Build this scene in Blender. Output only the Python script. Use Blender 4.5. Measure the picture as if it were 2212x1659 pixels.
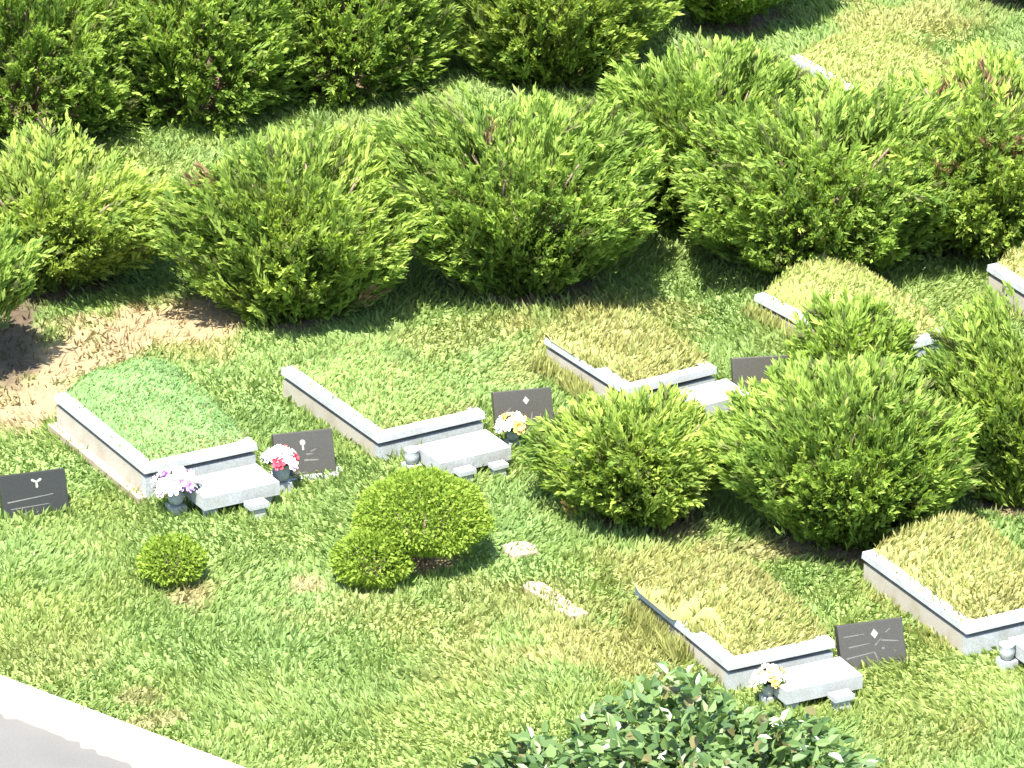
import bpy, bmesh, math, random
import numpy as np
from mathutils import Vector, Matrix

# ------------------------------------------------------------------ camera, light, exposure
S = bpy.context.scene
for o in list(bpy.data.objects): bpy.data.objects.remove(o)
COL = S.collection
DIST, ELEV, SPAN = 110.0, math.radians(23.5), 12.8          # telephoto view from a hill opposite
cam_d = bpy.data.cameras.new('camera'); cam = bpy.data.objects.new('camera', cam_d); COL.objects.link(cam)
cam.location = (0, -DIST*math.cos(ELEV), DIST*math.sin(ELEV))
cam.rotation_euler = (-cam.location).to_track_quat('-Z', 'Y').to_euler()
cam_d.sensor_width = 36; cam_d.lens = 36*DIST/SPAN; cam_d.clip_start = 1; cam_d.clip_end = 1000
S.camera = cam

SUN_EL, SUN_DIR = math.radians(65), Vector((-0.28, -0.96, 0)).normalized()      # towards the sun
w = bpy.data.worlds.new('World'); S.world = w; w.use_nodes = True
nt = w.node_tree; bg = nt.nodes['Background']
sky = nt.nodes.new('ShaderNodeTexSky'); sky.sky_type = 'NISHITA'; sky.sun_disc = False
sky.sun_elevation = SUN_EL; sky.sun_rotation = math.atan2(SUN_DIR.x, SUN_DIR.y)
nt.links.new(sky.outputs[0], bg.inputs[0]); bg.inputs[1].default_value = 0.12
sl = bpy.data.lights.new('sun', 'SUN'); sl.energy = 4.6; sl.angle = math.radians(0.5); sl.color = (1, .955, .88)
so = bpy.data.objects.new('sun', sl); COL.objects.link(so)
tosun = SUN_DIR*math.cos(SUN_EL) + Vector((0, 0, math.sin(SUN_EL)))
so.rotation_euler = tosun.to_track_quat('Z', 'Y').to_euler(); so.location = (-20, -20, 40)
S.view_settings.view_transform = 'Standard'; S.view_settings.look = 'None'
S.view_settings.exposure = 1.96; S.view_settings.gamma = 1
S.view_settings.use_curve_mapping = False
S.render.engine = 'CYCLES'; S.render.resolution_x = 1024; S.render.resolution_y = 768
S.cycles.max_bounces = 5; S.cycles.diffuse_bounces = 3; S.cycles.transmission_bounces = 3; S.cycles.transparent_max_bounces = 8

# ------------------------------------------------------------------ helpers
rng = np.random.default_rng(7); random.seed(7)
CAM = np.array(cam.location)
FW = -CAM/np.linalg.norm(CAM); RT = np.array([1., 0, 0]); UP = np.cross(RT, FW)
def G(px, py, z=0.0):
    """survey sheet position (units of a 2212 x 1659 plan of the view) -> place on the level z"""
    k = SPAN/DIST/2212
    d = FW + RT*(px-1106)*k + UP*(829.5-py)*k
    t = (z-CAM[2])/d[2]
    return CAM + d*t

def tag(o, label=None, cat=None, group=None, kind=None):
    if label: o['label'] = label
    if cat: o['category'] = cat
    if group: o['group'] = group
    if kind: o['kind'] = kind
    return o
def empty(name, loc, rz=0.0):
    o = bpy.data.objects.new(name, None); COL.objects.link(o)
    o.location = loc; o.rotation_euler = (0, 0, rz); o.empty_display_size = .2
    return o
def link(name, me, mat, parent=None):
    o = bpy.data.objects.new(name, me); COL.objects.link(o)
    if mat and not me.materials: me.materials.append(mat)
    if parent: o.parent = parent
    return o
def obj(name, bm, mat, parent=None, smooth=False, bevel=0.0):
    if bevel:
        bmesh.ops.bevel(bm, geom=[e for e in bm.edges if e.is_manifold and e.calc_face_angle(0) > .5], offset=bevel, segments=2, affect='EDGES', profile=.6)
    me = bpy.data.meshes.new(name); bm.to_mesh(me); bm.free()
    if smooth:
        for p in me.polygons: p.use_smooth = True
    return link(name, me, mat, parent)
def box(bm, x0, x1, y0, y1, z0, z1, tx=0, ty=0):
    v = [bm.verts.new(p) for p in ((x0, y0, z0), (x1, y0, z0), (x1, y1, z0), (x0, y1, z0),
         (x0+tx, y0+ty, z1), (x1-tx, y0+ty, z1), (x1-tx, y1-ty, z1), (x0+tx, y1-ty, z1))]
    for f in ((3, 2, 1, 0), (4, 5, 6, 7), (0, 1, 5, 4), (1, 2, 6, 5), (2, 3, 7, 6), (3, 0, 4, 7)):
        bm.faces.new([v[i] for i in f])
    return v
def lathe(bm, prof, n=20, c=(0, 0, 0)):
    rings = []
    for r, z in prof:
        rings.append([bm.verts.new((c[0]+r*math.cos(2*math.pi*i/n), c[1]+r*math.sin(2*math.pi*i/n), c[2]+z)) for i in range(n)])
    for a, b in zip(rings, rings[1:]):
        for i in range(n): bm.faces.new((a[i], a[(i+1) % n], b[(i+1) % n], b[i]))
    bm.faces.new(rings[0][::-1]); bm.faces.new(rings[-1])
def tube(bm, pts, radii, n=7):
    rings = []
    pts = [Vector(p) for p in pts]
    for i, p in enumerate(pts):
        d = (pts[min(i+1, len(pts)-1)]-pts[max(i-1, 0)]).normalized()
        a = d.orthogonal().normalized(); b = d.cross(a)
        rings.append([bm.verts.new(p+(a*math.cos(2*math.pi*k/n)+b*math.sin(2*math.pi*k/n))*radii[i]) for k in range(n)])
    for a, b in zip(rings, rings[1:]):
        for k in range(n): bm.faces.new((a[k], a[(k+1) % n], b[(k+1) % n], b[k]))
    bm.faces.new(rings[0][::-1]); bm.faces.new(rings[-1])

def unit(a): return a/np.maximum(np.linalg.norm(a, axis=1, keepdims=True), 1e-9)
def quads_mesh(name, V, colr):
    """V: (n,4,3) quads; colr: (n,3) or (n,4,3) colours"""
    n = len(V); me = bpy.data.meshes.new(name)
    me.vertices.add(n*4); me.vertices.foreach_set('co', V.reshape(-1).astype(np.float32))
    me.loops.add(n*4); me.loops.foreach_set('vertex_index', np.arange(n*4, dtype=np.int32))
    me.polygons.add(n); me.polygons.foreach_set('loop_start', np.arange(0, n*4, 4, dtype=np.int32))
    me.update(calc_edges=True)
    ca = me.color_attributes.new('tint', 'FLOAT_COLOR', 'POINT')
    if colr.ndim == 2: colr = np.repeat(colr[:, None, :], 4, axis=1)
    c = np.concatenate([colr, np.ones((n, 4, 1))], axis=2).reshape(-1)
    ca.data.foreach_set('color', c.astype(np.float32))
    return me
def kites(P, D, L, W, mid=.45, fold=.25):
    """blade shaped quads rooted at P along D"""
    n = len(P); D = unit(D); R = unit(np.cross(D, unit(rng.normal(size=(n, 3))))); N = np.cross(R, D)
    L = np.broadcast_to(L, n)[:, None]; W = np.broadcast_to(W, n)[:, None]
    m = P+D*L*mid
    a = m+R*W*.5+N*W*fold; b = m-R*W*.5+N*W*fold
    return np.stack([P, a, P+D*L, b], axis=1)

def leaves(P, D, L, W, fold=.22, droop=.18):
    """rounded leaves of two halves folded along the midrib, tips drooping"""
    n = len(P); D = unit(D); R = unit(np.cross(D, np.array([0, 0, 1.])+rng.normal(size=(n, 3))*.45)); N = np.cross(R, D)
    L = L[:, None]; W = W[:, None]
    def at_(u, s_): return P+D*L*u+R*W*.5*s_+N*(W*fold*abs(s_)-L*droop*u*u)
    tip = at_(1.0, 0)
    return np.concatenate([np.stack([P, at_(.25, .85), at_(.62, .92), tip], 1), np.stack([P, tip, at_(.62, -.92), at_(.25, -.85)], 1)])

# cheap smooth value noise
_tab = np.random.default_rng(3).random((64, 64))
def vnoise(x, y, f=1.0):
    x = np.asarray(x)*f; y = np.asarray(y)*f
    xi = np.floor(x).astype(int); yi = np.floor(y).astype(int); u = x-xi; v = y-yi
    u = u*u*(3-2*u); v = v*v*(3-2*v); t = lambda a, b: _tab[a % 64, b % 64]
    return (t(xi, yi)*(1-u)+t(xi+1, yi)*u)*(1-v)+(t(xi, yi+1)*(1-u)+t(xi+1, yi+1)*u)*v

# ------------------------------------------------------------------ materials
def mat(name): 
    m = bpy.data.materials.new(name); m.use_nodes = True
    return m, m.node_tree, m.node_tree.nodes['Principled BSDF']
def leaf_mat(name, rough=.5, trans=.3, spec=.4):
    m, t, b = mat(name); out = t.nodes['Material Output']
    a = t.nodes.new('ShaderNodeAttribute'); a.attribute_name = 'tint'
    t.links.new(a.outputs['Color'], b.inputs['Base Color']); b.inputs['Roughness'].default_value = rough
    b.inputs['Specular IOR Level'].default_value = spec
    tr = t.nodes.new('ShaderNodeBsdfTranslucent'); g = t.nodes.new('ShaderNodeMix'); g.data_type = 'RGBA'; g.blend_type = 'MULTIPLY'
    g.inputs[0].default_value = 1; t.links.new(a.outputs['Color'], g.inputs[6]); g.inputs[7].default_value = (1.25, 1.3, .7, 1)
    t.links.new(g.outputs[2], tr.inputs[0])
    mx = t.nodes.new('ShaderNodeMixShader'); mx.inputs[0].default_value = trans
    t.links.new(b.outputs[0], mx.inputs[1]); t.links.new(tr.outputs[0], mx.inputs[2]); t.links.new(mx.outputs[0], out.inputs[0])
    return m
def stone_mat(name, c1, c2, scale=60, stain=(.3, .25, .15), stain_amt=.4, rough=.7, spec=.3):
    m, t, b = mat(name); tc = t.nodes.new('ShaderNodeTexCoord')
    n1 = t.nodes.new('ShaderNodeTexNoise'); n1.inputs['Scale'].default_value = scale; n1.inputs['Detail'].default_value = 4
    n2 = t.nodes.new('ShaderNodeTexNoise'); n2.inputs['Scale'].default_value = 3.5; n2.inputs['Detail'].default_value = 6
    for n in (n1, n2): t.links.new(tc.outputs['Object'], n.inputs['Vector'])
    r1 = t.nodes.new('ShaderNodeValToRGB'); r1.color_ramp.elements[0].position = .35; r1.color_ramp.elements[1].position = .65
    r1.color_ramp.elements[0].color = (*c1, 1); r1.color_ramp.elements[1].color = (*c2, 1)
    r2 = t.nodes.new('ShaderNodeMapRange'); r2.inputs[1].default_value = .45; r2.inputs[2].default_value = .75; r2.inputs[4].default_value = stain_amt
    mx = t.nodes.new('ShaderNodeMix'); mx.data_type = 'RGBA'; mx.inputs[7].default_value = (*stain, 1)
    t.links.new(n1.outputs[0], r1.inputs[0]); t.links.new(n2.outputs[0], r2.inputs[0]); t.links.new(r2.outputs[0], mx.inputs[0])
    t.links.new(r1.outputs[0], mx.inputs[6]); t.links.new(mx.outputs[2], b.inputs['Base Color'])
    bp = t.nodes.new('ShaderNodeBump'); bp.inputs['Strength'].default_value = .15; bp.inputs['Distance'].default_value = .01
    t.links.new(n1.outputs[0], bp.inputs['Height']); t.links.new(bp.outputs[0], b.inputs['Normal'])
    b.inputs['Roughness'].default_value = rough; b.inputs['Specular IOR Level'].default_value = spec
    return m
def plain(name, c, rough=.6, spec=.3):
    m, t, b = mat(name); b.inputs['Base Color'].default_value = (*c, 1); b.inputs['Roughness'].default_value = rough
    b.inputs['Specular IOR Level'].default_value = spec
    return m
M = dict(
    grass=leaf_mat('grass_blade', .55, .35, .25), yew=leaf_mat('yew_needles', .6, .44, .15), broad=leaf_mat('glossy_leaf', .36, .28, .45),
    granite=stone_mat('white_granite', (.275, .29, .295), (.385, .40, .405), 50, (.22, .22, .18), .6),
    wallstone=stone_mat('weathered_granite', (.32, .29, .24), (.39, .36, .30), 45, (.25, .20, .135), .55),
    black=stone_mat('dark_polished_granite', (.034, .032, .026), (.060, .056, .046), 120, (.045, .042, .034), .5, .3, .4),
    blackest=stone_mat('black_polished_granite', (.014, .015, .012), (.028, .029, .024), 120, (.02, .02, .018), .5, .35, .3),
    shade_strip=stone_mat('coping_shade_strip', (.13, .125, .105), (.17, .165, .14), 40, (.10, .09, .06), .6),  # darkened stone, the coping's shadow put into the colour
    emblem=stone_mat('engraved_grey', (.22, .21, .19), (.28, .27, .24), 90),
    bark=stone_mat('bark', (.13, .095, .065), (.22, .165, .12), 25, (.05, .035, .02), .6, .9),
    kerb=stone_mat('kerb_concrete', (.36, .36, .35), (.44, .44, .43), 30, (.29, .275, .25), .3, .8),
    flat=stone_mat('beige_slab', (.27, .22, .155), (.32, .265, .19), 30, (.22, .18, .12), .4, .85),
)
m, t, b = mat('road_asphalt'); M['road'] = m
tc = t.nodes.new('ShaderNodeTexCoord'); n1 = t.nodes.new('ShaderNodeTexNoise'); n1.inputs['Scale'].default_value = 40; n1.inputs['Detail'].default_value = 5
n2 = t.nodes.new('ShaderNodeTexNoise'); n2.inputs['Scale'].default_value = 1.2; n2.inputs['Detail'].default_value = 5
for n in (n1, n2): t.links.new(tc.outputs['Object'], n.inputs[0])
r1 = t.nodes.new('ShaderNodeValToRGB'); r1.color_ramp.elements[0].position = .3; r1.color_ramp.elements[1].position = .7
r1.color_ramp.elements[0].color = (.085, .082, .077, 1); r1.color_ramp.elements[1].color = (.118, .113, .106, 1)
ad = t.nodes.new('ShaderNodeMath'); ad.operation = 'ADD'; ml = t.nodes.new('ShaderNodeMath'); ml.operation = 'MULTIPLY'; ml.inputs[1].default_value = .5
t.links.new(n1.outputs[0], ad.inputs[0]); t.links.new(n2.outputs[0], ad.inputs[1]); t.links.new(ad.outputs[0], ml.inputs[0])
t.links.new(ml.outputs[0], r1.inputs[0]); t.links.new(r1.outputs[0], b.inputs['Base Color']); b.inputs['Roughness'].default_value = .9
m, t, b = mat('soil_and_turf'); M['ground'] = m
a = t.nodes.new('ShaderNodeAttribute'); a.attribute_name = 'tint'
n1 = t.nodes.new('ShaderNodeTexNoise'); n1.inputs['Scale'].default_value = 14; n1.inputs['Detail'].default_value = 8
tc = t.nodes.new('ShaderNodeTexCoord'); t.links.new(tc.outputs['Object'], n1.inputs[0])
mr = t.nodes.new('ShaderNodeMapRange'); mr.inputs[1].default_value = .3; mr.inputs[2].default_value = .7; mr.inputs[3].default_value = .7; mr.inputs[4].default_value = 1.25
mx = t.nodes.new('ShaderNodeMix'); mx.data_type = 'RGBA'; mx.blend_type = 'MULTIPLY'; mx.inputs[0].default_value = 1
t.links.new(n1.outputs[0], mr.inputs[0]); t.links.new(a.outputs['Color'], mx.inputs[6]); t.links.new(mr.outputs[0], mx.inputs[7])
t.links.new(mx.outputs[2], b.inputs['Base Color']); b.inputs['Roughness'].default_value = .95
bp = t.nodes.new('ShaderNodeBump'); bp.inputs['Strength'].default_value = .6; bp.inputs['Distance'].default_value = .04
t.links.new(n1.outputs[0], bp.inputs['Height']); t.links.new(bp.outputs[0], b.inputs['Normal'])

# ------------------------------------------------------------------ the ground: road edge, relief, patches
K0 = G(0, 1464)[:2]; K1 = G(515, 1659)[:2]; KD = (K1-K0)/np.linalg.norm(K1-K0); KN = np.array([KD[1], -KD[0]])   # KN towards the road
if KN[0] > 0: KN = -KN
def kerb_dist(x, y): return (np.asarray(x)-K0[0])*KN[0]+(np.asarray(y)-K0[1])*KN[1]       # >0 on the road side
def height(x, y):
    h = (vnoise(x, y, .35)-.5)*.10+(vnoise(x, y, 1.1)-.5)*.035
    d = kerb_dist(x, y)
    return h*np.clip(-d/1.0, 0, 1)-.45*np.clip((d-.03)/.2, 0, 1)
GREEN = np.array([.180, .252, .070]); LUSH = np.array([.150, .234, .068]); DRY = np.array([.295, .275, .100]); YEL = np.array([.215, .264, .070]); SOIL = np.array([.265, .195, .105])
DARK = np.array([.075, .05, .03])  # dark soil tone, also paints the shade at the left edge
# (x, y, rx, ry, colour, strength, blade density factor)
PATCH = [(300, 705, 230, 42, SOIL, .9, .25), (490, 690, 90, 45, SOIL, .95, .2), (30, 900, 90, 40, SOIL, .9, .2), (120, 790, 70, 90, SOIL, .95, .12), (430, 740, 140, 40, DRY, .6, .7), (200, 755, 110, 55, SOIL, .85, .3), (40, 860, 110, 70, SOIL, .9, .2), (760, 1330, 160, 40, DRY, .35, 1), (1010, 1450, 180, 60, DRY, .4, 1), (1060, 1300, 110, 50, DRY, .35, 1), (1980, 1600, 160, 50, DRY, .3, 1), (130, 1420, 130, 50, DRY, .3, 1), (1000, 720, 140, 50, DRY, .35, 1), (380, 690, 170, 45, SOIL, .8, .3), (60, 640, 90, 40, DARK, .8, .2), (20, 760, 70, 100, DARK, .95, .08),  # dark left-edge entries paint the shade below the yew into the ground colour
    (410, 1290, 55, 26, SOIL, .7, .4), (660, 1275, 40, 16, SOIL, .7, .4), (1450, 1135, 90, 25, SOIL, .7, .3), (1640, 1190, 120, 24, SOIL, .5, .5),
    (1330, 700, 200, 60, DRY, .75, 1), (1180, 770, 110, 45, DRY, .5, 1), (1420, 1250, 130, 60, DRY, .7, 1), (1340, 1415, 170, 55, DRY, .75, 1), (1230, 1330, 110, 60, DRY, .45, 1),
    (1950, 50, 190, 60, DRY, .7, 1), (2090, 1575, 40, 20, DRY, .8, .7), (60, 1330, 140, 60, YEL, .7, 1), (300, 1510, 40, 18, SOIL, .5, .5), (330, 1560, 60, 16, SOIL, .5, .5),
    (640, 1440, 200, 70, LUSH, .3, 1.1), (480, 1400, 160, 60, LUSH, .2, 1.1), (1100, 1120, 90, 80, LUSH, .7, 1), (560, 900, 90, 80, LUSH, .7, 1), (1500, 640, 130, 70, LUSH, .3, 1), (700, 240, 100, 30, LUSH, .6, 1),
    (1990, 1480, 240, 120, YEL, .8, 1), (1000, 1560, 200, 80, YEL, .6, 1), (200, 360, 260, 60, YEL, .7, 1), (800, 320, 100, 60, YEL, .7, 1), (2010, 660, 120, 40, YEL, .5, 1), (1700, 1130, 80, 30, YEL, .4, 1)]
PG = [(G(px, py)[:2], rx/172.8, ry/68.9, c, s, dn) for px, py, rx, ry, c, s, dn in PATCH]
BUSH_SOIL = []        # (x, y, r) filled before the ground is built
def turf(x, y):
    """local turf colour and blade density"""
    n = len(x); c = np.repeat(GREEN[None], n, 0); dens = np.ones(n)
    k = np.clip((vnoise(x, y, .8)-.5)*2.2, -1, 1)[:, None]*.5+np.clip((vnoise(x+9, y+4, 2.6)-.5)*2, -1, 1)[:, None]*.35
    c = np.where(k > 0, c*(1-k)+YEL*k, c*(1+k)+LUSH*(-k))
    wob = (vnoise(x, y, 2.1)-.5)*.8+(vnoise(x, y, 5.3)-.5)*.6
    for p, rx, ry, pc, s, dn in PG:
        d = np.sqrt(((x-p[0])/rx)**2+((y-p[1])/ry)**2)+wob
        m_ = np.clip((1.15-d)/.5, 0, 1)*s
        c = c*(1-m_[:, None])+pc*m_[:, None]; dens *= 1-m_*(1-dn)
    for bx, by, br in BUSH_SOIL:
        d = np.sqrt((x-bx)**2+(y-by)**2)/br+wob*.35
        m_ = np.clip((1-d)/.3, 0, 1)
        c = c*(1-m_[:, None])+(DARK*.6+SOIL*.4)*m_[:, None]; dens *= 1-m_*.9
    return c, dens

# ------------------------------------------------------------------ plants
def crown_points(n, R, H, z0, wid, lumps, seed, fill=.35, lean=(0, 0), foot=.42):
    """points spread through the outer part of a bush crown; wid = height share of the widest place"""
    r = np.random.default_rng(seed)
    ang = r.random(n)*2*math.pi; t = r.random(n)**.85
    prof = np.where(t < wid, foot+(1-foot)*np.sin(np.clip(t/wid, 0, 1)*math.pi/2), np.maximum(1-(np.clip(t-wid, 0, 1)/(1-wid))**2.4, 0)**(1/2.2))
    ph = r.random(8)*6.28
    lump = 1+lumps*(.5*np.sin(3*ang+ph[0]+2*t)+.35*np.sin(5*ang+ph[1]-4*t)+.4*np.sin(7*ang+9*t+ph[2])+.3*np.sin(11*ang-13*t+ph[3]))
    topw = 1+lumps*1.2*(.5*np.sin(2*ang+ph[4])+.4*np.sin(4*ang+ph[5]))
    dep = 1-fill*r.random(n)**1.6
    rad = R*prof*lump*dep
    z = z0+(H-z0)*t*(1+(topw-1)*t)*(1-(1-dep)*t*.6)
    return np.stack([rad*np.cos(ang)+lean[0]*t, rad*np.sin(ang)+lean[1]*t, z], 1), t, dep
def yew_crown(R, H, z0, wid, lumps, n, seed, hue=1.0, lean=(0, 0), blade=(.15, .042), dead=0.0, foot=.42, droop=.05):
    """soft drooping sprays: short shoots set along bent branch ends that fan outwards and upwards"""
    r = np.random.default_rng(seed+1); per = 18; ns = max(int(n/3.8), 40)
    T_, t, dep = crown_points(ns, R, H, z0, wid, lumps, seed, .42, lean, foot)
    O_ = np.stack([T_[:, 0], T_[:, 1], np.zeros(ns)], 1)
    A = unit(np.stack([T_[:, 0], T_[:, 1], (T_[:, 2]-z0*.3)*.85+R*.42], 1))+r.normal(size=(ns, 3))*.18; A = unit(A)
    sl = (.28+.30*r.random(ns)); long_ = r.random(ns) < .06
    T_ = T_+A*(np.where(long_, .14, .0)*r.random(ns))[:, None]
    Bend = unit(O_+r.normal(size=(ns, 3))*R*.35)*.6-np.array([0, 0, 1.0])
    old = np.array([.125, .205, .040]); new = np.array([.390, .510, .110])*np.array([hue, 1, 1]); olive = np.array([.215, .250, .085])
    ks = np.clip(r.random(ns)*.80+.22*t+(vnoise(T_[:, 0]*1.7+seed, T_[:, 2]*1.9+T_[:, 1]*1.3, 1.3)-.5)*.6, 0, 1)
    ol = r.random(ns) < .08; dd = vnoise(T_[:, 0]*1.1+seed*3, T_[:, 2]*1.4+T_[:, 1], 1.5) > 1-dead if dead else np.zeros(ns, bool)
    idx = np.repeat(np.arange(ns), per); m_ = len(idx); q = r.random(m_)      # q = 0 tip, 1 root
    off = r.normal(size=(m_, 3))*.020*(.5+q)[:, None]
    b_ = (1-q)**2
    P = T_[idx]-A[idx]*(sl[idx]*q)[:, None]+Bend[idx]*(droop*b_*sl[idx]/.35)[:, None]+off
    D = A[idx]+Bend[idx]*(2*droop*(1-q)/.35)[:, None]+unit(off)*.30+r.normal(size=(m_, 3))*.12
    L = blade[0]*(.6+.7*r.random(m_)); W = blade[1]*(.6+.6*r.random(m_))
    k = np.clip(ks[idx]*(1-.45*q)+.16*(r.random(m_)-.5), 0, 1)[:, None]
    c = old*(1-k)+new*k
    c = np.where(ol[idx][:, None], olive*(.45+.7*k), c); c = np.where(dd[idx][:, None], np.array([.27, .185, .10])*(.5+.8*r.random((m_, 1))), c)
    B = P-unit(D)*(L*.35)[:, None]
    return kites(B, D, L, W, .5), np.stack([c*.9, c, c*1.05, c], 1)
def stems(bm, R, H, z0, seed, k=7, r0=.05):
    rr = random.Random(seed)
    for i in range(k):
        a = 6.283*i/k+rr.uniform(-.3, .3); s = rr.uniform(.45, .75)
        p = [(.05*math.cos(a), .05*math.sin(a), -.1), (.22*R*s*math.cos(a), .22*R*s*math.sin(a), H*.25), (.6*R*s*math.cos(a), .6*R*s*math.sin(a), H*.55), (.9*R*s*math.cos(a+.2), .9*R*s*math.sin(a+.2), H*.8)]
        tube(bm, p, [r0, r0*.8, r0*.5, r0*.25], 6)
def yew(px, py, R, H, label, seed, z0=.12, wid=.64, lumps=.15, n=11000, hue=1.0, lean=(0, 0), dead=0.0, group='yew bushes between the graves', name='yew_bush', blade=(.15, .042), foot=.42, droop=.05):
    g = G(px, py); z = float(height(np.array([g[0]]), np.array([g[1]]))[0])
    root = tag(empty(name, (g[0], g[1], z)), label, 'bush', group)
    bm = bmesh.new(); stems(bm, R, H, z0, seed); obj('trunk', bm, M['bark'], root, True)
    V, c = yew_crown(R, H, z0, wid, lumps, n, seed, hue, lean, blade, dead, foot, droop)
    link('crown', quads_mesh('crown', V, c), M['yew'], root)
    return root
def topiary(px, py, R, H, zc, label, seed, n=5000, zb=.06):
    g = G(px, py); root = tag(empty('clipped_shrub', (g[0], g[1], 0)), label, 'shrub', 'clipped round shrubs on the lawn')
    bm = bmesh.new(); stems(bm, R*.8, H*.8, 0, seed, 5, .03); obj('trunk', bm, M['bark'], root, True)
    r = np.random.default_rng(seed); u = unit(r.normal(size=(n, 3))); rad = 1-.28*r.random(n)**2+.10*(r.random(n) < .05)*r.random(n)
    lump = 1+.05*np.sin(6*u[:, 0]+seed)*np.sin(5*u[:, 2]+3*u[:, 1])
    P = u*(rad*lump)[:, None]*np.array([R, R, (H-zc)]) ; P[:, 2] = np.where(P[:, 2] < 0, P[:, 2]*(zc-zb)/(H-zc), P[:, 2])+zc
    D = u+r.normal(size=(n, 3))*.6; k = r.random((n, 1))
    c = np.array([.18, .26, .035])*(1-k)+np.array([.28, .38, .06])*k
    link('crown', quads_mesh('crown', kites(P, D, .035+.045*r.random(n), .024+.016*r.random(n)), c), M['yew'], root)
YEWS = [
    (60, 240, 1.95, 2.7, 'wide yew bush in the upper left corner, left end of the hedge row', dict(wid=.42, z0=.12, foot=.88, n=14000)),
    (420, 205, 1.75, 2.6, 'yew bush with a dark shaded foot, second from the left in the hedge row', dict(wid=.45, z0=.1, foot=.88, n=13000, lumps=.12)),
    (740, 160, 1.65, 2.6, 'yew bush with brown twigs at its foot, third from left in hedge row', dict(wid=.45, z0=.08, foot=.85, n=12500, lumps=.16)),
    (1190, 142, 1.65, 2.3, 'olive green yew bush at the top edge, fourth from the left in the hedge row', dict(wid=.62, z0=.12, foot=.55, n=12000, lumps=.2, hue=1.08)),
    (1570, 45, 1.3, 1.9, 'shaded yew bush at the top edge beside the sunlit grass slope', dict(wid=.5, z0=.35)),
    (2215, -10, .95, 1.7, 'dark yew bush cut off by the upper right corner', dict(wid=.5, z0=.3, n=7000)),
    (110, 585, 1.6, 1.55, 'pale yellow green yew bush on the left above the bare soil', dict(hue=1.10, z0=.25, n=11000, wid=.7, lumps=.22, foot=.5, droop=.07)),
    (-75, 800, .9, 1.95, 'dark yew at the left edge shading the bare soil', dict(z0=1.0, n=5000)),
    (630, 652, 1.57, 2.15, 'rounded yew bush left of centre above the second grave from the left', dict(dead=.10, hue=1.05, foot=.48, wid=.66, n=12000, lumps=.2)),
    (1125, 598, 1.76, 2.3, 'big spreading yew bush near the top centre with a forked trunk', dict(n=15000, dead=.05, lumps=.2, foot=.38, wid=.72, droop=.06)),
    (1520, 470, 1.3, 2.25, 'upright yew bush between the centre yew and the large right one', dict(n=10000, lumps=.18, foot=.6, wid=.7)),
    (1770, 535, 2.1, 2.0, 'largest yew bush on the upper right with dark lower branches', dict(n=18500, z0=.06, foot=.6, wid=.7, lumps=.18, droop=.06)),
    (2110, 490, 1.8, 1.95, 'yew bush on the right edge with a brown dead patch', dict(dead=.15, hue=1.06, n=13000, foot=.6, lumps=.22, droop=.06)),
    (1370, 1100, 1.2, 1.38, 'low yellowish yew bush in front of the middle grave, left of the tall yew', dict(n=8500, hue=1.06, dead=.07, wid=.55, lumps=.2, droop=.07)),
    (1835, 905, .80, 1.6, 'narrow yew top rising behind the big round yew at the right', dict(n=5500, wid=.35, foot=.8)),
    (1835, 1140, 1.6, 1.95, 'big round yew bush right of centre with fanned branches', dict(n=14500, wid=.6, z0=.08, lumps=.1, foot=.35, droop=.05)),
    (2200, 1070, 1.05, 2.35, 'tall yew bush cut by the right edge beside the big round yew', dict(n=8500, hue=1.05, lumps=.22)),
]
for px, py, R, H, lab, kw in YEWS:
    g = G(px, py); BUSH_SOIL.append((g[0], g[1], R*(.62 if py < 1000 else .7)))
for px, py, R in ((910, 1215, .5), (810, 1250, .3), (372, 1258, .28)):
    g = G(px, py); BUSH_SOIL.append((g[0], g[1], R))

# ------------------------------------------------------------------ graves (positions of the coping corners: front left, front right, back left)
GRAVES = [
    ((312, 1010), (559, 959), (110, 852), .45, 'G', 'leftmost grave, bright green smooth mound in a stone kerb with pale footing', .50),
    ((817, 942), (1053, 891), (594, 795), .38, 'M', 'second grave from the left, green mound with white stone surround', .26),
    ((1352, 842), (1563, 803), (1143, 738), .38, 'D', 'middle grave with dry yellow turf, partly hidden by the low yellowish yew', .22),
    ((1880, 768), (2064, 718), (1618, 639), .24, 'Y', 'grave with tall pale yellow mound behind the narrow yew top', .5),
    ((1573, 1433), (1813, 1390), (1345, 1272), .36, 'D', 'grave at the lower right with straw coloured turf above the glossy shrub', .34),
    ((2088, 1357), (2333, 1306), (1844, 1196), .40, 'D', 'grave cut by the right edge with tufted olive yellow turf', .4),
    ((2335, 702), (2570, 655), (2115, 577), .42, 'D', 'grave corner at the right edge above the tall yew', .3),
    ((1905, 240), (2130, 195), (1690, 125), .14, 'Y', 'grave on the sunlit upper right slope with only its white coping edge showing', .3),
]
PLOTS = []
for fl, fr, bl, h, kind, lab, mh in GRAVES:
    a = G(*fl, h)[:2]; b_ = G(*fr, h)[:2]; c_ = G(*bl, h)[:2]
    W = np.linalg.norm(b_-a); L = np.linalg.norm(c_-a)
    yw = math.atan2(b_[1]-a[1], b_[0]-a[0]); ys = math.atan2(c_[1]-a[1], c_[0]-a[0])-math.pi/2
    yaw = (yw*.5+ys*.5); print('grave', round(W, 2), round(L, 2), round(math.degrees(yw)), round(math.degrees(ys)))
    ux = np.array([math.cos(yaw), math.sin(yaw)]); uy = np.array([-ux[1], ux[0]])
    ctr = a+ux*W/2+uy*L/2
    PLOTS.append((ctr, yaw, W, L, h, kind, lab, mh, ux, uy))
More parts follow.
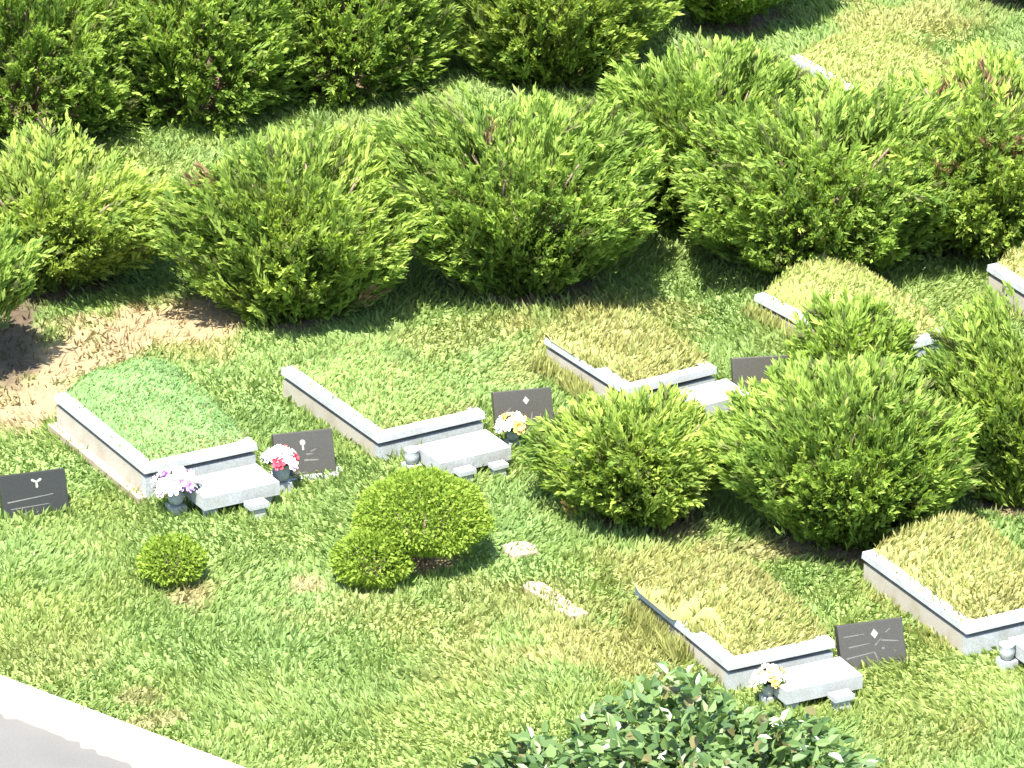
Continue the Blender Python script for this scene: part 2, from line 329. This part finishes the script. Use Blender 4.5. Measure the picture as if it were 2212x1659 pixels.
def in_plot(x, y, grow=0.0):
    m_ = np.zeros(len(x), bool)
    for ctr, yaw, W, L, h, kind, lab, mh, ux, uy in PLOTS:
        u = (x-ctr[0])*ux[0]+(y-ctr[1])*ux[1]; v = (x-ctr[0])*uy[0]+(y-ctr[1])*uy[1]
        m_ |= (abs(u) < W/2-.05+grow) & (abs(v) < L/2-.05+grow)
    return m_

# ground sheet
fx = np.concatenate([np.linspace(-160, -12, 20)[:-1], np.arange(-12, 12.01, .15), np.linspace(12, 160, 20)[1:]])
fy = np.concatenate([np.linspace(-90, -17, 16)[:-1], np.arange(-17, 19.01, .15), np.linspace(19, 260, 24)[1:]])
X, Y = np.meshgrid(fx, fy); x = X.ravel(); y = Y.ravel(); z = height(x, y)
me = bpy.data.meshes.new('ground'); nx, ny = len(fx), len(fy)
me.vertices.add(len(x)); me.vertices.foreach_set('co', np.stack([x, y, z], 1).ravel().astype(np.float32))
i = (np.arange(ny-1)[:, None]*nx+np.arange(nx-1)[None]).ravel(); q = np.stack([i, i+1, i+nx+1, i+nx], 1)
me.loops.add(q.size); me.loops.foreach_set('vertex_index', q.ravel().astype(np.int32))
me.polygons.add(len(q)); me.polygons.foreach_set('loop_start', np.arange(0, q.size, 4, dtype=np.int32))
me.polygons.foreach_set('use_smooth', np.ones(len(q), bool)); me.update(calc_edges=True)
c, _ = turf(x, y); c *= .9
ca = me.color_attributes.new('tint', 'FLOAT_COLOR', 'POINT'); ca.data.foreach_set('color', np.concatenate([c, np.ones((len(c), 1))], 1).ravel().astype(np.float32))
tag(link('ground', me, M['ground']), kind='structure')

# road, sand strip, kerb
def strip(name, d0, d1, z0, z1, material, seg=120, s0=-60, s1=60, jit=0.0):
    bm = bmesh.new(); rr = random.Random(5); rows = []
    for k in range(seg+1):
        s = s0+(s1-s0)*k/seg; j = rr.uniform(-jit, jit)
        p0 = K0+KD*s+KN*d0; p1 = K0+KD*s+KN*(d1+j)
        rows.append((bm.verts.new((*p0, z0)), bm.verts.new((*p1, z1))))
    for (a, b1), (c1, d_) in zip(rows, rows[1:]): bm.faces.new((a, c1, d_, b1))
    bmesh.ops.recalc_face_normals(bm, faces=bm.faces[:])
    return tag(obj(name, bm, material), kind='structure')
strip('road', .25, 7.5, -.20, -.24, M['road'])
strip('gutter_sand', .25, .50, -.195, -.204, plain('sand', (.20, .165, .14), .95), 900, jit=.07)
bm = bmesh.new(); prof = [(.0, -.4), (.0, .03), (.02, .05), (.30, .045), (.322, .02), (.335, -.4)]; rows = []
for k in range(241):
    s = -60+k*.5; j = random.uniform(-.006, .006)
    rows.append([bm.verts.new((*(K0+KD*s+KN*(d+j)), zz+j*.4)) for d, zz in prof])
for r0, r1 in zip(rows, rows[1:]):
    for k in range(len(prof)-1): bm.faces.new((r0[k], r0[k+1], r1[k+1], r1[k]))
bmesh.ops.recalc_face_normals(bm, faces=bm.faces[:]); tag(obj('kerb', bm, M['kerb']), kind='structure')

# ------------------------------------------------------------------ lawn
def grass_blades(x, y, z, c, hgt, wid, lean=.8):
    n = len(x); P = np.stack([x, y, z-.01], 1); wx = (vnoise(x+31, y+7, .9)-.5)*3.2*lean; wy = (vnoise(x+3, y+57, .9)-.5)*3.2*lean
    D = np.stack([rng.normal(size=n)*lean*.75+wx, rng.normal(size=n)*lean*.75+wy, np.ones(n)], 1)
    L = hgt*(.55+.9*rng.random(n)); Wd = wid*(.6+.8*rng.random(n))
    k = (.82+.36*rng.random((n, 1))); c = c*k
    return kites(P, D, L, Wd, .4, .2), np.stack([c*.85, c, c*1.1, c], 1)
N = 330000
x = rng.uniform(-8.6, 8.6, N); y = rng.uniform(-14.5, 15.5, N)
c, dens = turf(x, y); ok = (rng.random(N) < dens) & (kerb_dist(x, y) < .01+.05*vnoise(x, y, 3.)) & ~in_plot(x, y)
x, y, c = x[ok], y[ok], c[ok]
tall = .07+.07*vnoise(x, y, .9)+.04*vnoise(x, y, 3.1)
V, cc = grass_blades(x, y, height(x, y), c, tall, .027)
x2 = rng.uniform(-8.6, 8.6, 40000); y2 = rng.uniform(-14.5, 15.5, 40000)
c2, dens = turf(x2, y2); ok = (rng.random(40000) < dens*np.clip(vnoise(x2, y2, .7)*2.2-.5, 0, 1)) & (kerb_dist(x2, y2) < .01) & ~in_plot(x2, y2)
x2, y2, c2 = x2[ok], y2[ok], c2[ok]
V2, cc2 = grass_blades(x2, y2, height(x2, y2)+.03, c2*np.array([.95, 1.0, .95]), np.full(len(x2), .11), .048, 1.1)
V = np.concatenate([V, V2]); cc = np.concatenate([cc, cc2])
tag(link('lawn_grass', quads_mesh('lawn_grass', V, cc), M['grass']), 'short green lawn grass covering the ground between the graves', 'grass', kind='stuff')

# ------------------------------------------------------------------ graves
TURF = {'G': (np.array([.140, .240, .075]), .045, 1600), 'M': (np.array([.180, .262, .070]), .08, 1100), 'D': (np.array([.275, .268, .090]), .11, 1000), 'Y': (np.array([.240, .285, .075]), .08, 1100)}
def make_grave(ctr, yaw, W, L, h, kind, lab, mh, ux, uy, idx):
    z0 = float(height(np.array([ctr[0]]), np.array([ctr[1]]))[0])*.5
    root = tag(empty('grave_mound', (ctr[0], ctr[1], z0), yaw), lab, 'grave', 'stone edged graves with turf mounds')
    cw, ct, ov, wt = .17, .085, .022, .10; X0, X1, Y0, Y1 = -W/2, W/2, -L/2, L/2
    for nm, bx in (('front', (X0+ov, X1-ov, Y0+ov, Y0+ov+wt)), ('back', (X0+ov, X1-ov, Y1-ov-wt, Y1-ov)),
                   ('left', (X0+ov, X0+ov+wt, Y0+ov+wt+.004, Y1-ov-wt-.004)), ('right', (X1-ov-wt, X1-ov, Y0+ov+wt+.004, Y1-ov-wt-.004))):
        bm = bmesh.new(); box(bm, *bx, -.2, h-ct-.062)
        obj('wall_stone', bm, M['granite'] if nm == 'front' else M['wallstone'], root, bevel=.006)
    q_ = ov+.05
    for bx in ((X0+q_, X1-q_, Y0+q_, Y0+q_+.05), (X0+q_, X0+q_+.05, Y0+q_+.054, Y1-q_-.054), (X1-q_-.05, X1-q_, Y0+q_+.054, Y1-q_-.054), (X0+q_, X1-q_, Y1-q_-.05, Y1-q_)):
        bm = bmesh.new(); box(bm, *bx, h-ct-.12, h-ct-.002); obj('shade_strip_course', bm, M['shade_strip'], root)  # added dark recessed course, stands in for the shadow line below the coping
    for bx in ((X0, X1, Y0, Y0+cw), (X0, X1, Y1-cw, Y1), (X0, X0+cw, Y0+cw+.004, Y1-cw-.004), (X1-cw, X1, Y0+cw+.004, Y1-cw-.004)):
        bm = bmesh.new(); box(bm, *bx, h-ct, h, .008, .008); o = obj('coping_stone', bm, M['granite'], root, bevel=.012)
    if idx == 0:
        for bx in ((X0-.10, X0+ov-.003, Y0-.02, Y1), ):
            bm = bmesh.new(); box(bm, *bx, -.2, .07); obj('footing_stone', bm, M['flat'], root, bevel=.01)
    # mound
    sp_ = {2: .75, 4: 1.0}.get(idx, 0.0)
    def spill(v): return sp_*np.clip((v+.12+(vnoise(v*5, v*0+idx, 1.7)-.5)*.5)/.25, 0, 1)
    def mx(u, v): return cx+u*hw-spill(v)*(1-u)*.5*.20
    def mz(u, v):      # u, v in -1..1
        e = np.clip(1-np.abs(u)**np.where(u > 0, 3.6, 2.4), 0, 1)**.7*np.clip(1-np.abs(v)**(np.where(v > 0, 6, 2.4)), 0, 1)**.75
        return h-.035+.06*spill(v)*np.clip((-u-.4)/.3, 0, 1)+.05*np.clip(np.maximum((u-.75)/.12, (v-.82)/.09), 0, 1)*np.clip((v+.98)/.1, 0, 1)+mh*e*(.72+.28*v)+(vnoise(u*3+idx*7, v*4, 1.3)-.5)*.09*e
    xa, xb, ya, yb = -W/2+cw-.02, W/2-.01, -L/2+cw-.02, L/2-.01; hw, hl, cx, cy = (xb-xa)/2, (yb-ya)/2, (xa+xb)/2, (ya+yb)/2; nu, nv = 25, 33
    U, Vv = np.meshgrid(np.linspace(-1, 1, nu), np.linspace(-1, 1, nv)); Z = mz(U, Vv); MX = mx(U, Vv)
    bm = bmesh.new(); vs = [bm.verts.new((MX.flat[k], cy+Vv.flat[k]*hl, Z.flat[k])) for k in range(U.size)]
    for r_ in range(nv-1):
        for q_ in range(nu-1): bm.faces.new((vs[r_*nu+q_], vs[r_*nu+q_+1], vs[(r_+1)*nu+q_+1], vs[(r_+1)*nu+q_]))
    tc_, th, dn = TURF[kind]
    o = obj('turf_mound', bm, M['ground'], root, True)
    ca = o.data.color_attributes.new('tint', 'FLOAT_COLOR', 'POINT'); ca.data.foreach_set('color', np.tile(np.append(tc_*.85, 1), U.size).astype(np.float32))
    n = int(W*L*dn); u = rng.uniform(-1, 1, n); v = rng.uniform(-1, 1, n); k = vnoise(u*hw+idx*5, v*hl, 2.2)[:, None]
    c = tc_*(.8+.4*k); c = np.where(rng.random((n, 1)) < (.25 if kind in 'DY' else .12)*k*2, YEL*.8 if kind == 'D' else DRY*.8, c)
    edge = (np.clip((-v-.78)/.2, 0, 1)*.6)[:, None]; c = c*(1-edge)+DRY*.8*edge
    Vq, cc = grass_blades(mx(u, v), cy+v*hl, mz(u, v), c, np.full(n, th), .026, .8)
    link('mound_grass', quads_mesh('mound_grass', Vq, cc), M['grass'], root)['kind'] = 'stuff'
    n = {1: 500, 2: 3400, 3: 1600, 4: 3800, 5: 500, 7: 900}.get(idx, 250)           # long grass leaning over the left side stones
    v = 1-2*rng.random(n)**(1.0 if idx in (2, 4) else .8)*(.62 if idx in (2, 4) else .95); keep = rng.random(n) < np.clip(vnoise(v*6+idx, v*0, 1)*1.8-.2, .15, 1); v = v[keep]; n = len(v)
    x_ = X0+np.where(rng.random(n) < (.5 if idx in (2, 4) else .12), rng.uniform(.02, cw, n), -rng.uniform(0, .22, n)); on = x_ > X0
    Vq, cc = grass_blades(x_, v*L/2, np.where(on, h-.01, 0), (DRY*.55+YEL*.45)*(.8+.4*rng.random((n, 1))) if kind in 'DY' else GREEN*(.85+.3*rng.random((n, 1))), np.where(on, .08, .25 if idx == 4 else .18 if idx in (2, 3) else .12), .026, .45)
    link('edge_grass', quads_mesh('edge_grass', Vq, cc), M['grass'], root)['kind'] = 'stuff'
    return root
for k, p in enumerate(PLOTS): make_grave(*p, k)

# ------------------------------------------------------------------ altar tables, incense stones, vases, flowers
def front_place(i, u, d):
    """u along the front of grave i (0..1), d metres in front of it"""
    ctr, yaw, W, L, h, kind, lab, mh, ux, uy = PLOTS[i]
    p = ctr-ux*W/2+ux*W*u-uy*(L/2+d); return (p[0], p[1], float(height(np.array([p[0]]), np.array([p[1]]))[0])), yaw
def table(i, u, d, w, dep, hgt, lab):
    loc, yaw = front_place(i, u, d)
    r = tag(empty('altar_table', loc, yaw), lab, 'stone table', 'white stone tables before the graves')
    bm = bmesh.new(); box(bm, -w/2, w/2, -dep/2, dep/2, hgt-.17, hgt); obj('slab', bm, M['granite'], r, bevel=.015)
    for sx in (-1, 1):
        for sy in (-1, 1):
            bm = bmesh.new(); lathe(bm, [(.06, -.05), (.085, 0), (.10, (hgt-.17)*.5), (.085, hgt-.175)], 14, (sx*(w/2-.14), sy*(dep/2-.13), 0)); obj('foot', bm, M['granite'], r, True)
    return r
def incense(i, u, d, lab, s=1.0):
    loc, yaw = front_place(i, u, d)
    r = tag(empty('incense_stone', loc, yaw), lab, 'incense stand', 'small incense stones before the tables')
    bm = bmesh.new(); box(bm, -.13*s, .13*s, -.09*s, .09*s, .14*s, .20*s); obj('top_slab', bm, M['granite'], r, bevel=.012)
    bm = bmesh.new(); box(bm, -.11*s, .11*s, -.075*s, .075*s, -.05, .138*s, .025*s, .015*s); obj('pedestal', bm, M['granite'], r, bevel=.01)
def vase(i, u, d, lab, s=1.0, z=0.0):
    loc, yaw = front_place(i, u, d); loc = (loc[0], loc[1], loc[2]+z)
    r = tag(empty('flower_vase', loc, yaw), lab, 'vase', 'white stone flower vases beside the tables')
    bm = bmesh.new(); box(bm, -.10*s, .10*s, -.10*s, .10*s, -.05, .10*s); obj('plinth', bm, M['granite'], r, bevel=.01)
    bm = bmesh.new(); lathe(bm, [(.055*s, .102*s), (.09*s, .16*s), (.10*s, .22*s), (.085*s, .28*s), (.10*s, .31*s), (.075*s, .312*s), (.06*s, .27*s)], 18); obj('bowl', bm, M['granite'], r, True)
    return loc, .30*s
def blossom_mesh(s, seed, petals=7):
    rr = random.Random(seed); bm = bmesh.new()
    for ring, (tilt, sc) in enumerate(((.25, 1), (.8, .75))):
        for k in range(petals):
            a = 6.283*(k+.5*ring)/petals; ca_, sa = math.cos(a), math.sin(a); pts = []
            for (rad, wd, up) in ((.1, .12, 0), (.6, .34, .6), (1, .14, 1)):
                zz = s*sc*rad*math.sin(tilt)*(1 if ring else .8)
                for sd in (-1, 1): pts.append(bm.verts.new((s*sc*(rad*ca_*math.cos(tilt)-sd*wd*sa), s*sc*(rad*sa*math.cos(tilt)+sd*wd*ca_), zz+rr.uniform(-.05, .05)*s)))
            bm.faces.new((pts[0], pts[1], pts[3], pts[2])); bm.faces.new((pts[2], pts[3], pts[5], pts[4]))
    lathe(bm, [(.18*s, 0), (.22*s, .1*s), (.1*s, .18*s)], 8)
    me = bpy.data.meshes.new('blossom'); bm.to_mesh(me); bm.free(); return me
PET = {k: plain('petal_'+k, v, .55) for k, v in dict(white=(.80, .78, .76), pink=(.78, .52, .64), red=(.62, .045, .07), purple=(.42, .24, .52), yellow=(.78, .62, .22), orange=(.72, .42, .12), cream=(.80, .72, .48), coral=(.72, .16, .12)).items()}
def bouquet(loc, z, lab, cols, n, spread, seed, s=.06, hz=.16):
    rr = random.Random(seed); r = tag(empty('flower_bouquet', (loc[0], loc[1], loc[2]+z)), lab, 'flowers', 'artificial flowers by the altar tables')
    meshes = {}
    bm = bmesh.new()
    for k in range(n):
        a = k*2.4; q = math.sqrt((k+.5)/n); p = Vector((math.cos(a)*q*spread, math.sin(a)*q*spread, hz*(1.1-.75*q*q)+rr.uniform(-.02, .02)))
        cname = cols[k % len(cols)] if rr.random() < .8 else rr.choice(cols)
        key = (cname, k % 2)
        if key not in meshes: meshes[key] = blossom_mesh(s, seed+k); meshes[key].materials.append(PET[cname])
        o = link('blossom', meshes[key], None, r); o.location = p
        nrm = Vector((p.x*3.2, p.y*3.2, spread*1.6)).normalized(); o.rotation_euler = nrm.to_track_quat('Z', 'Y').to_euler(); sc = rr.uniform(.8, 1.2); o.scale = (sc,)*3
        tube(bm, [(0, 0, -.06), (p.x*.4, p.y*.4, p.z*.5), p-nrm*.01], [.006, .005, .004], 5)
    obj('stems', bm, PLAIN['stem'], r)
    n2 = 40; u = unit(rng.normal(size=(n2, 3))); u[:, 2] = abs(u[:, 2])*.5
    link('leaves', quads_mesh('leaves', kites(np.zeros((n2, 3))+np.array([0, 0, .02])+u*spread*.3, u, spread*.9, .05), np.tile(np.array([.04, .10, .025]), (n2, 1))), M['yew'], r)
PLAIN = {'stem': plain('stem', (.04, .09, .02))}
table(0, .56, .60, 1.02, .62, .30, 'white stone altar table before the leftmost grave, flowers at both ends')
incense(0, .62, 1.12, 'small white incense stone in front of the leftmost grave table')
l, z = vase(0, .12, .48, 'white stone vase left of the leftmost grave table holding white and purple flowers'); bouquet(l, z, 'white, pink and purple flowers left of the leftmost grave table', ['white', 'white', 'pink', 'white', 'purple', 'white'], 22, .26, 3, s=.095, hz=.2)
l, z = vase(0, 1.04, .50, 'white stone vase right of the leftmost grave table holding red and white flowers', 1.1); bouquet(l, z, 'red, pink and white flowers before the dark stone of the leftmost grave', ['white', 'white', 'pink', 'coral', 'white', 'red', 'white', 'red'], 20, .21, 4, s=.085, hz=.18)
table(1, .57, .58, 1.0, .62, .26, 'white stone altar table before the second grave from the left')
incense(1, .42, 1.02, 'small incense stone before the second table from the left, left of its middle', .9)
incense(1, .72, 1.05, 'small incense stone before the second table from the left, right of its middle', .8)
vase(1, .16, .40, 'empty white stone vase left of the second grave table', .95)
l, z = vase(1, 1.12, .36, 'white stone vase right of the second grave table with yellow lilies', .8); bouquet(l, z, 'white and yellow flowers beside the dark stone of the second grave', ['white', 'cream', 'yellow', 'white', 'orange', 'cream'], 13, .18, 8, s=.085, hz=.15)
table(2, .62, .50, 1.0, .56, .28, 'white stone altar table of the middle grave, half hidden by the low yew')
table(4, .60, .50, 1.0, .56, .28, 'white stone altar table at the lower right above the glossy shrub')
incense(4, .68, .98, 'small incense stone before the lower right table')
l, z = vase(4, .22, .42, 'white stone vase left of the lower right table with yellow flowers', .8); bouquet(l, z, 'cream and yellow flowers left of the lower right table', ['cream', 'white', 'yellow', 'white', 'orange', 'cream'], 14, .19, 11, s=.085, hz=.15)
table(5, .60, .52, 1.0, .52, .28, 'white stone altar table cut by the right edge')
vase(5, .20, .42, 'white stone vase at the left end of the table cut by the right edge', .95)
l, z = vase(5, .52, .80, 'white stone vase in front of the table cut by the right edge', .7)

# ------------------------------------------------------------------ headstones
def headstone(px, py, w, hgt, lab, yaw, tilt, material, emb, marks, plinth=False, th=.13):
    g = G(px, py); r = tag(empty('headstone', (g[0], g[1], float(height(np.array([g[0]]), np.array([g[1]]))[0])), yaw), lab, 'headstone', 'dark slanted headstones beside the graves')
    T = Matrix.Rotation(-tilt, 4, 'X')
    def put(bm): bmesh.ops.transform(bm, matrix=T, verts=bm.verts[:])
    bm = bmesh.new(); box(bm, -w/2, w/2, 0, th, -.10, hgt); put(bm); obj('slab', bm, material, r, bevel=.012)
    bm = bmesh.new(); box(bm, -w*.42, w*.42, th*.9, th+hgt*.45, -.12, hgt*.28, 0, .03); obj('back_support', bm, M['wallstone'], r, bevel=.01)
    if plinth:
        bm = bmesh.new(); box(bm, -w/2-.06, w/2+.08, -.09, th+.1, -.12, .035); obj('plinth', bm, M['granite'], r, bevel=.008)
    bm = bmesh.new(); ex, ez, er = emb[1]*w, emb[2]*hgt, emb[3]
    def poly(pts): 
        f = [bm.verts.new((x_, -.003, z_)) for x_, z_ in pts]; g2 = [bm.verts.new((x_, .004, z_)) for x_, z_ in pts]
        bm.faces.new(f)
        for k in range(len(f)): bm.faces.new((f[k], g2[k], g2[(k+1) % len(f)], f[(k+1) % len(f)]))
    if emb[0] == 'disc':
        poly([(ex+er*math.cos(k*.4488), ez+er*math.sin(k*.4488)) for k in range(14)]); poly([(ex-.012, ez-er*2.6), (ex+.012, ez-er*2.6), (ex+.012, ez-er*1.02), (ex-.012, ez-er*1.02)])
    elif emb[0] == 'diamond':
        poly([(ex-er, ez), (ex, ez-er*1.3), (ex+er, ez), (ex, ez+er*1.3)])
    else:
        for a in (.5, 2.64, 4.71):
            poly([(ex+.012*math.cos(a-1.57), ez+.012*math.sin(a-1.57)), (ex+er*1.25*math.cos(a-.25), ez+er*1.25*math.sin(a-.25)), (ex+er*1.5*math.cos(a), ez+er*1.5*math.sin(a)), (ex+er*1.25*math.cos(a+.25), ez+er*1.25*math.sin(a+.25)), (ex+.012*math.cos(a+1.57), ez+.012*math.sin(a+1.57))])
    put(bm); bmesh.ops.recalc_face_normals(bm, faces=bm.faces[:]); obj('emblem', bm, M['emblem'], r)
    if marks:
        bm = bmesh.new()
        for (x0, z0, x1, z1, tk) in marks:
            p = Vector((x0*w, 0, z0*hgt)); q = Vector((x1*w, 0, z1*hgt)); d = (q-p).normalized(); nn = Vector((-d.z, 0, d.x))*tk
            vs = [bm.verts.new((v_.x, -.0025, v_.z)) for v_ in (p-nn, q-nn*.6, q+nn*.6, p+nn)]; bm.faces.new(vs)
        put(bm); bmesh.ops.recalc_face_normals(bm, faces=bm.faces[:]); obj('engraving', bm, M['engr'], r)['kind'] = 'stuff'
M['engr'] = stone_mat('worn_engraving', (.09, .088, .08), (.13, .125, .11), 60, (.05, .05, .045), .7, .6)
Y18 = math.radians(17); T = math.radians(24)
headstone(80, 1110, .82, .53, 'black headstone at the left edge with a small three petal emblem', Y18, T, M['blackest'], ('petal', .05, .76, .05), [(-.42, .36, .28, .45, .008), (-.38, .2, .2, .24, .006), (-.2, .07, -.17, .07, .012), (.1, .07, .13, .07, .012)])
headstone(664, 1035, .74, .57, 'dark brown headstone behind the red flowers with a disc emblem, on a pale plinth', math.radians(15), T, M['black'], ('disc', -.02, .76, .036), [(.02, .5, .14, .5, .012), (-.02, .38, .22, .36, .014), (.1, .55, .2, .6, .01), (-.2, .12, 0, .12, .006)], True)
headstone(1136, 932, .74, .53, 'dark grey headstone with a diamond emblem between the second and middle graves', math.radians(13), T, M['black'], ('diamond', .05, .74, .04), [(-.36, .42, -.22, .6, .008), (-.1, .2, -.03, .42, .01), (.1, .22, .14, .46, .01), (.24, .2, .28, .4, .008), (-.28, .12, -.2, .3, .008)])
headstone(1650, 872, .74, .55, 'brown headstone corner showing over the big round yew', math.radians(8), T, M['black'], ('diamond', .2, .74, .03), [])
headstone(1890, 1440, .80, .53, 'dark grey headstone with a pale diamond emblem at the lower right', Y18, T, M['black'], ('diamond', .05, .72, .045), [(-.42, .72, -.1, .74, .007), (-.36, .48, -.04, .52, .008), (-.42, .24, .02, .32, .009), (.02, .32, .06, .12, .009), (.04, .46, .14, .6, .009), (.14, .56, .4, .5, .01), (.22, .72, .3, .8, .008), (.14, .38, .18, .38, .016)])

# ------------------------------------------------------------------ flat stones
def flat_stone(px, py, w, l, yaw, lab, seed):
    g = G(px, py); rr = random.Random(seed); bm = bmesh.new()
    pts = [(w/2*math.cos(a)*rr.uniform(.85, 1.1)*(1.2 if k % 2 else 1), l/2*math.sin(a)*rr.uniform(.9, 1.1)*(1.2 if k % 2 else 1)) for k, a in enumerate([i_*math.pi/4 for i_ in range(8)])]
    zb = float(height(np.array([g[0]]), np.array([g[1]]))[0])
    lo = [bm.verts.new((x_, y_, -.06)) for x_, y_ in pts]; hi = [bm.verts.new((x_*.95, y_*.95, .05+rr.uniform(-.006, .006))) for x_, y_ in pts]
    bm.faces.new(lo[::-1]); bm.faces.new(hi)
    for k in range(8): bm.faces.new((lo[k], lo[(k+1) % 8], hi[(k+1) % 8], hi[k]))
    o = obj('flat_stone', bm, M['flat'], None, bevel=.01); o.location = (g[0], g[1], zb); o.rotation_euler = (0, 0, yaw)
    tag(o, lab, 'stone', 'flat stones in the lawn')
flat_stone(1200, 1307, .30, 1.25, math.radians(33), 'long flat beige stone sunk in the lawn left of the lower right grave', 1)
flat_stone(1122, 1196, .40, .42, .4, 'small pale flat stone in the lawn below the low yellowish yew', 2)

# ------------------------------------------------------------------ bushes
for k, (px, py, R, H, lab, kw) in enumerate(YEWS): yew(px, py, R, H, lab, 20+k*3, **kw)
topiary(912, 1215, .79, 1.10, .58, 'large clipped dome shrub in front of the second grave', 5, 14000, .26)
topiary(804, 1262, .46, .66, .3, 'medium clipped shrub at the lower left of the large dome shrub', 6, 5000)
topiary(372, 1258, .38, .56, .25, 'smallest clipped shrub alone on the lawn before the leftmost grave', 9, 4000)
def broadleaf(px, py, R, H, lab, seed, n):
    g = G(px, py); root = tag(empty('broadleaf_shrub', (g[0], g[1], 0)), lab, 'shrub', 'glossy broadleaf shrubs at the bottom edge')
    bm = bmesh.new(); stems(bm, R, H, 0, seed, 9, .035); obj('trunk', bm, M['bark'], root, True)
    P, t_, dep = crown_points(n, R, H, .1, .5, .2, seed, .45); r = np.random.default_rng(seed)
    D = np.stack([P[:, 0], P[:, 1], np.full(n, .3)], 1); D = unit(D)+r.normal(size=(n, 3))*.7; D[:, 2] -= .1
    k = r.random((n, 1)); c = np.array([.045, .095, .026])*(1-k)+np.array([.170, .255, .085])*k
    c = np.where(r.random((n, 1)) < .06, np.array([.16, .15, .06]), c)
    link('crown', quads_mesh('crown', leaves(P, D, .13+.08*r.random(n), .085+.045*r.random(n)), np.concatenate([c, c*.94])), M['broad'], root)
broadleaf(1500, 1905, 1.78, 1.9, 'glossy dark green broadleaf shrub at the bottom edge below the lower right grave', 4, 5200)
broadleaf(1160, 1850, .85, 1.2, 'smaller broadleaf shrub at the bottom edge left of the large glossy one', 12, 1500)
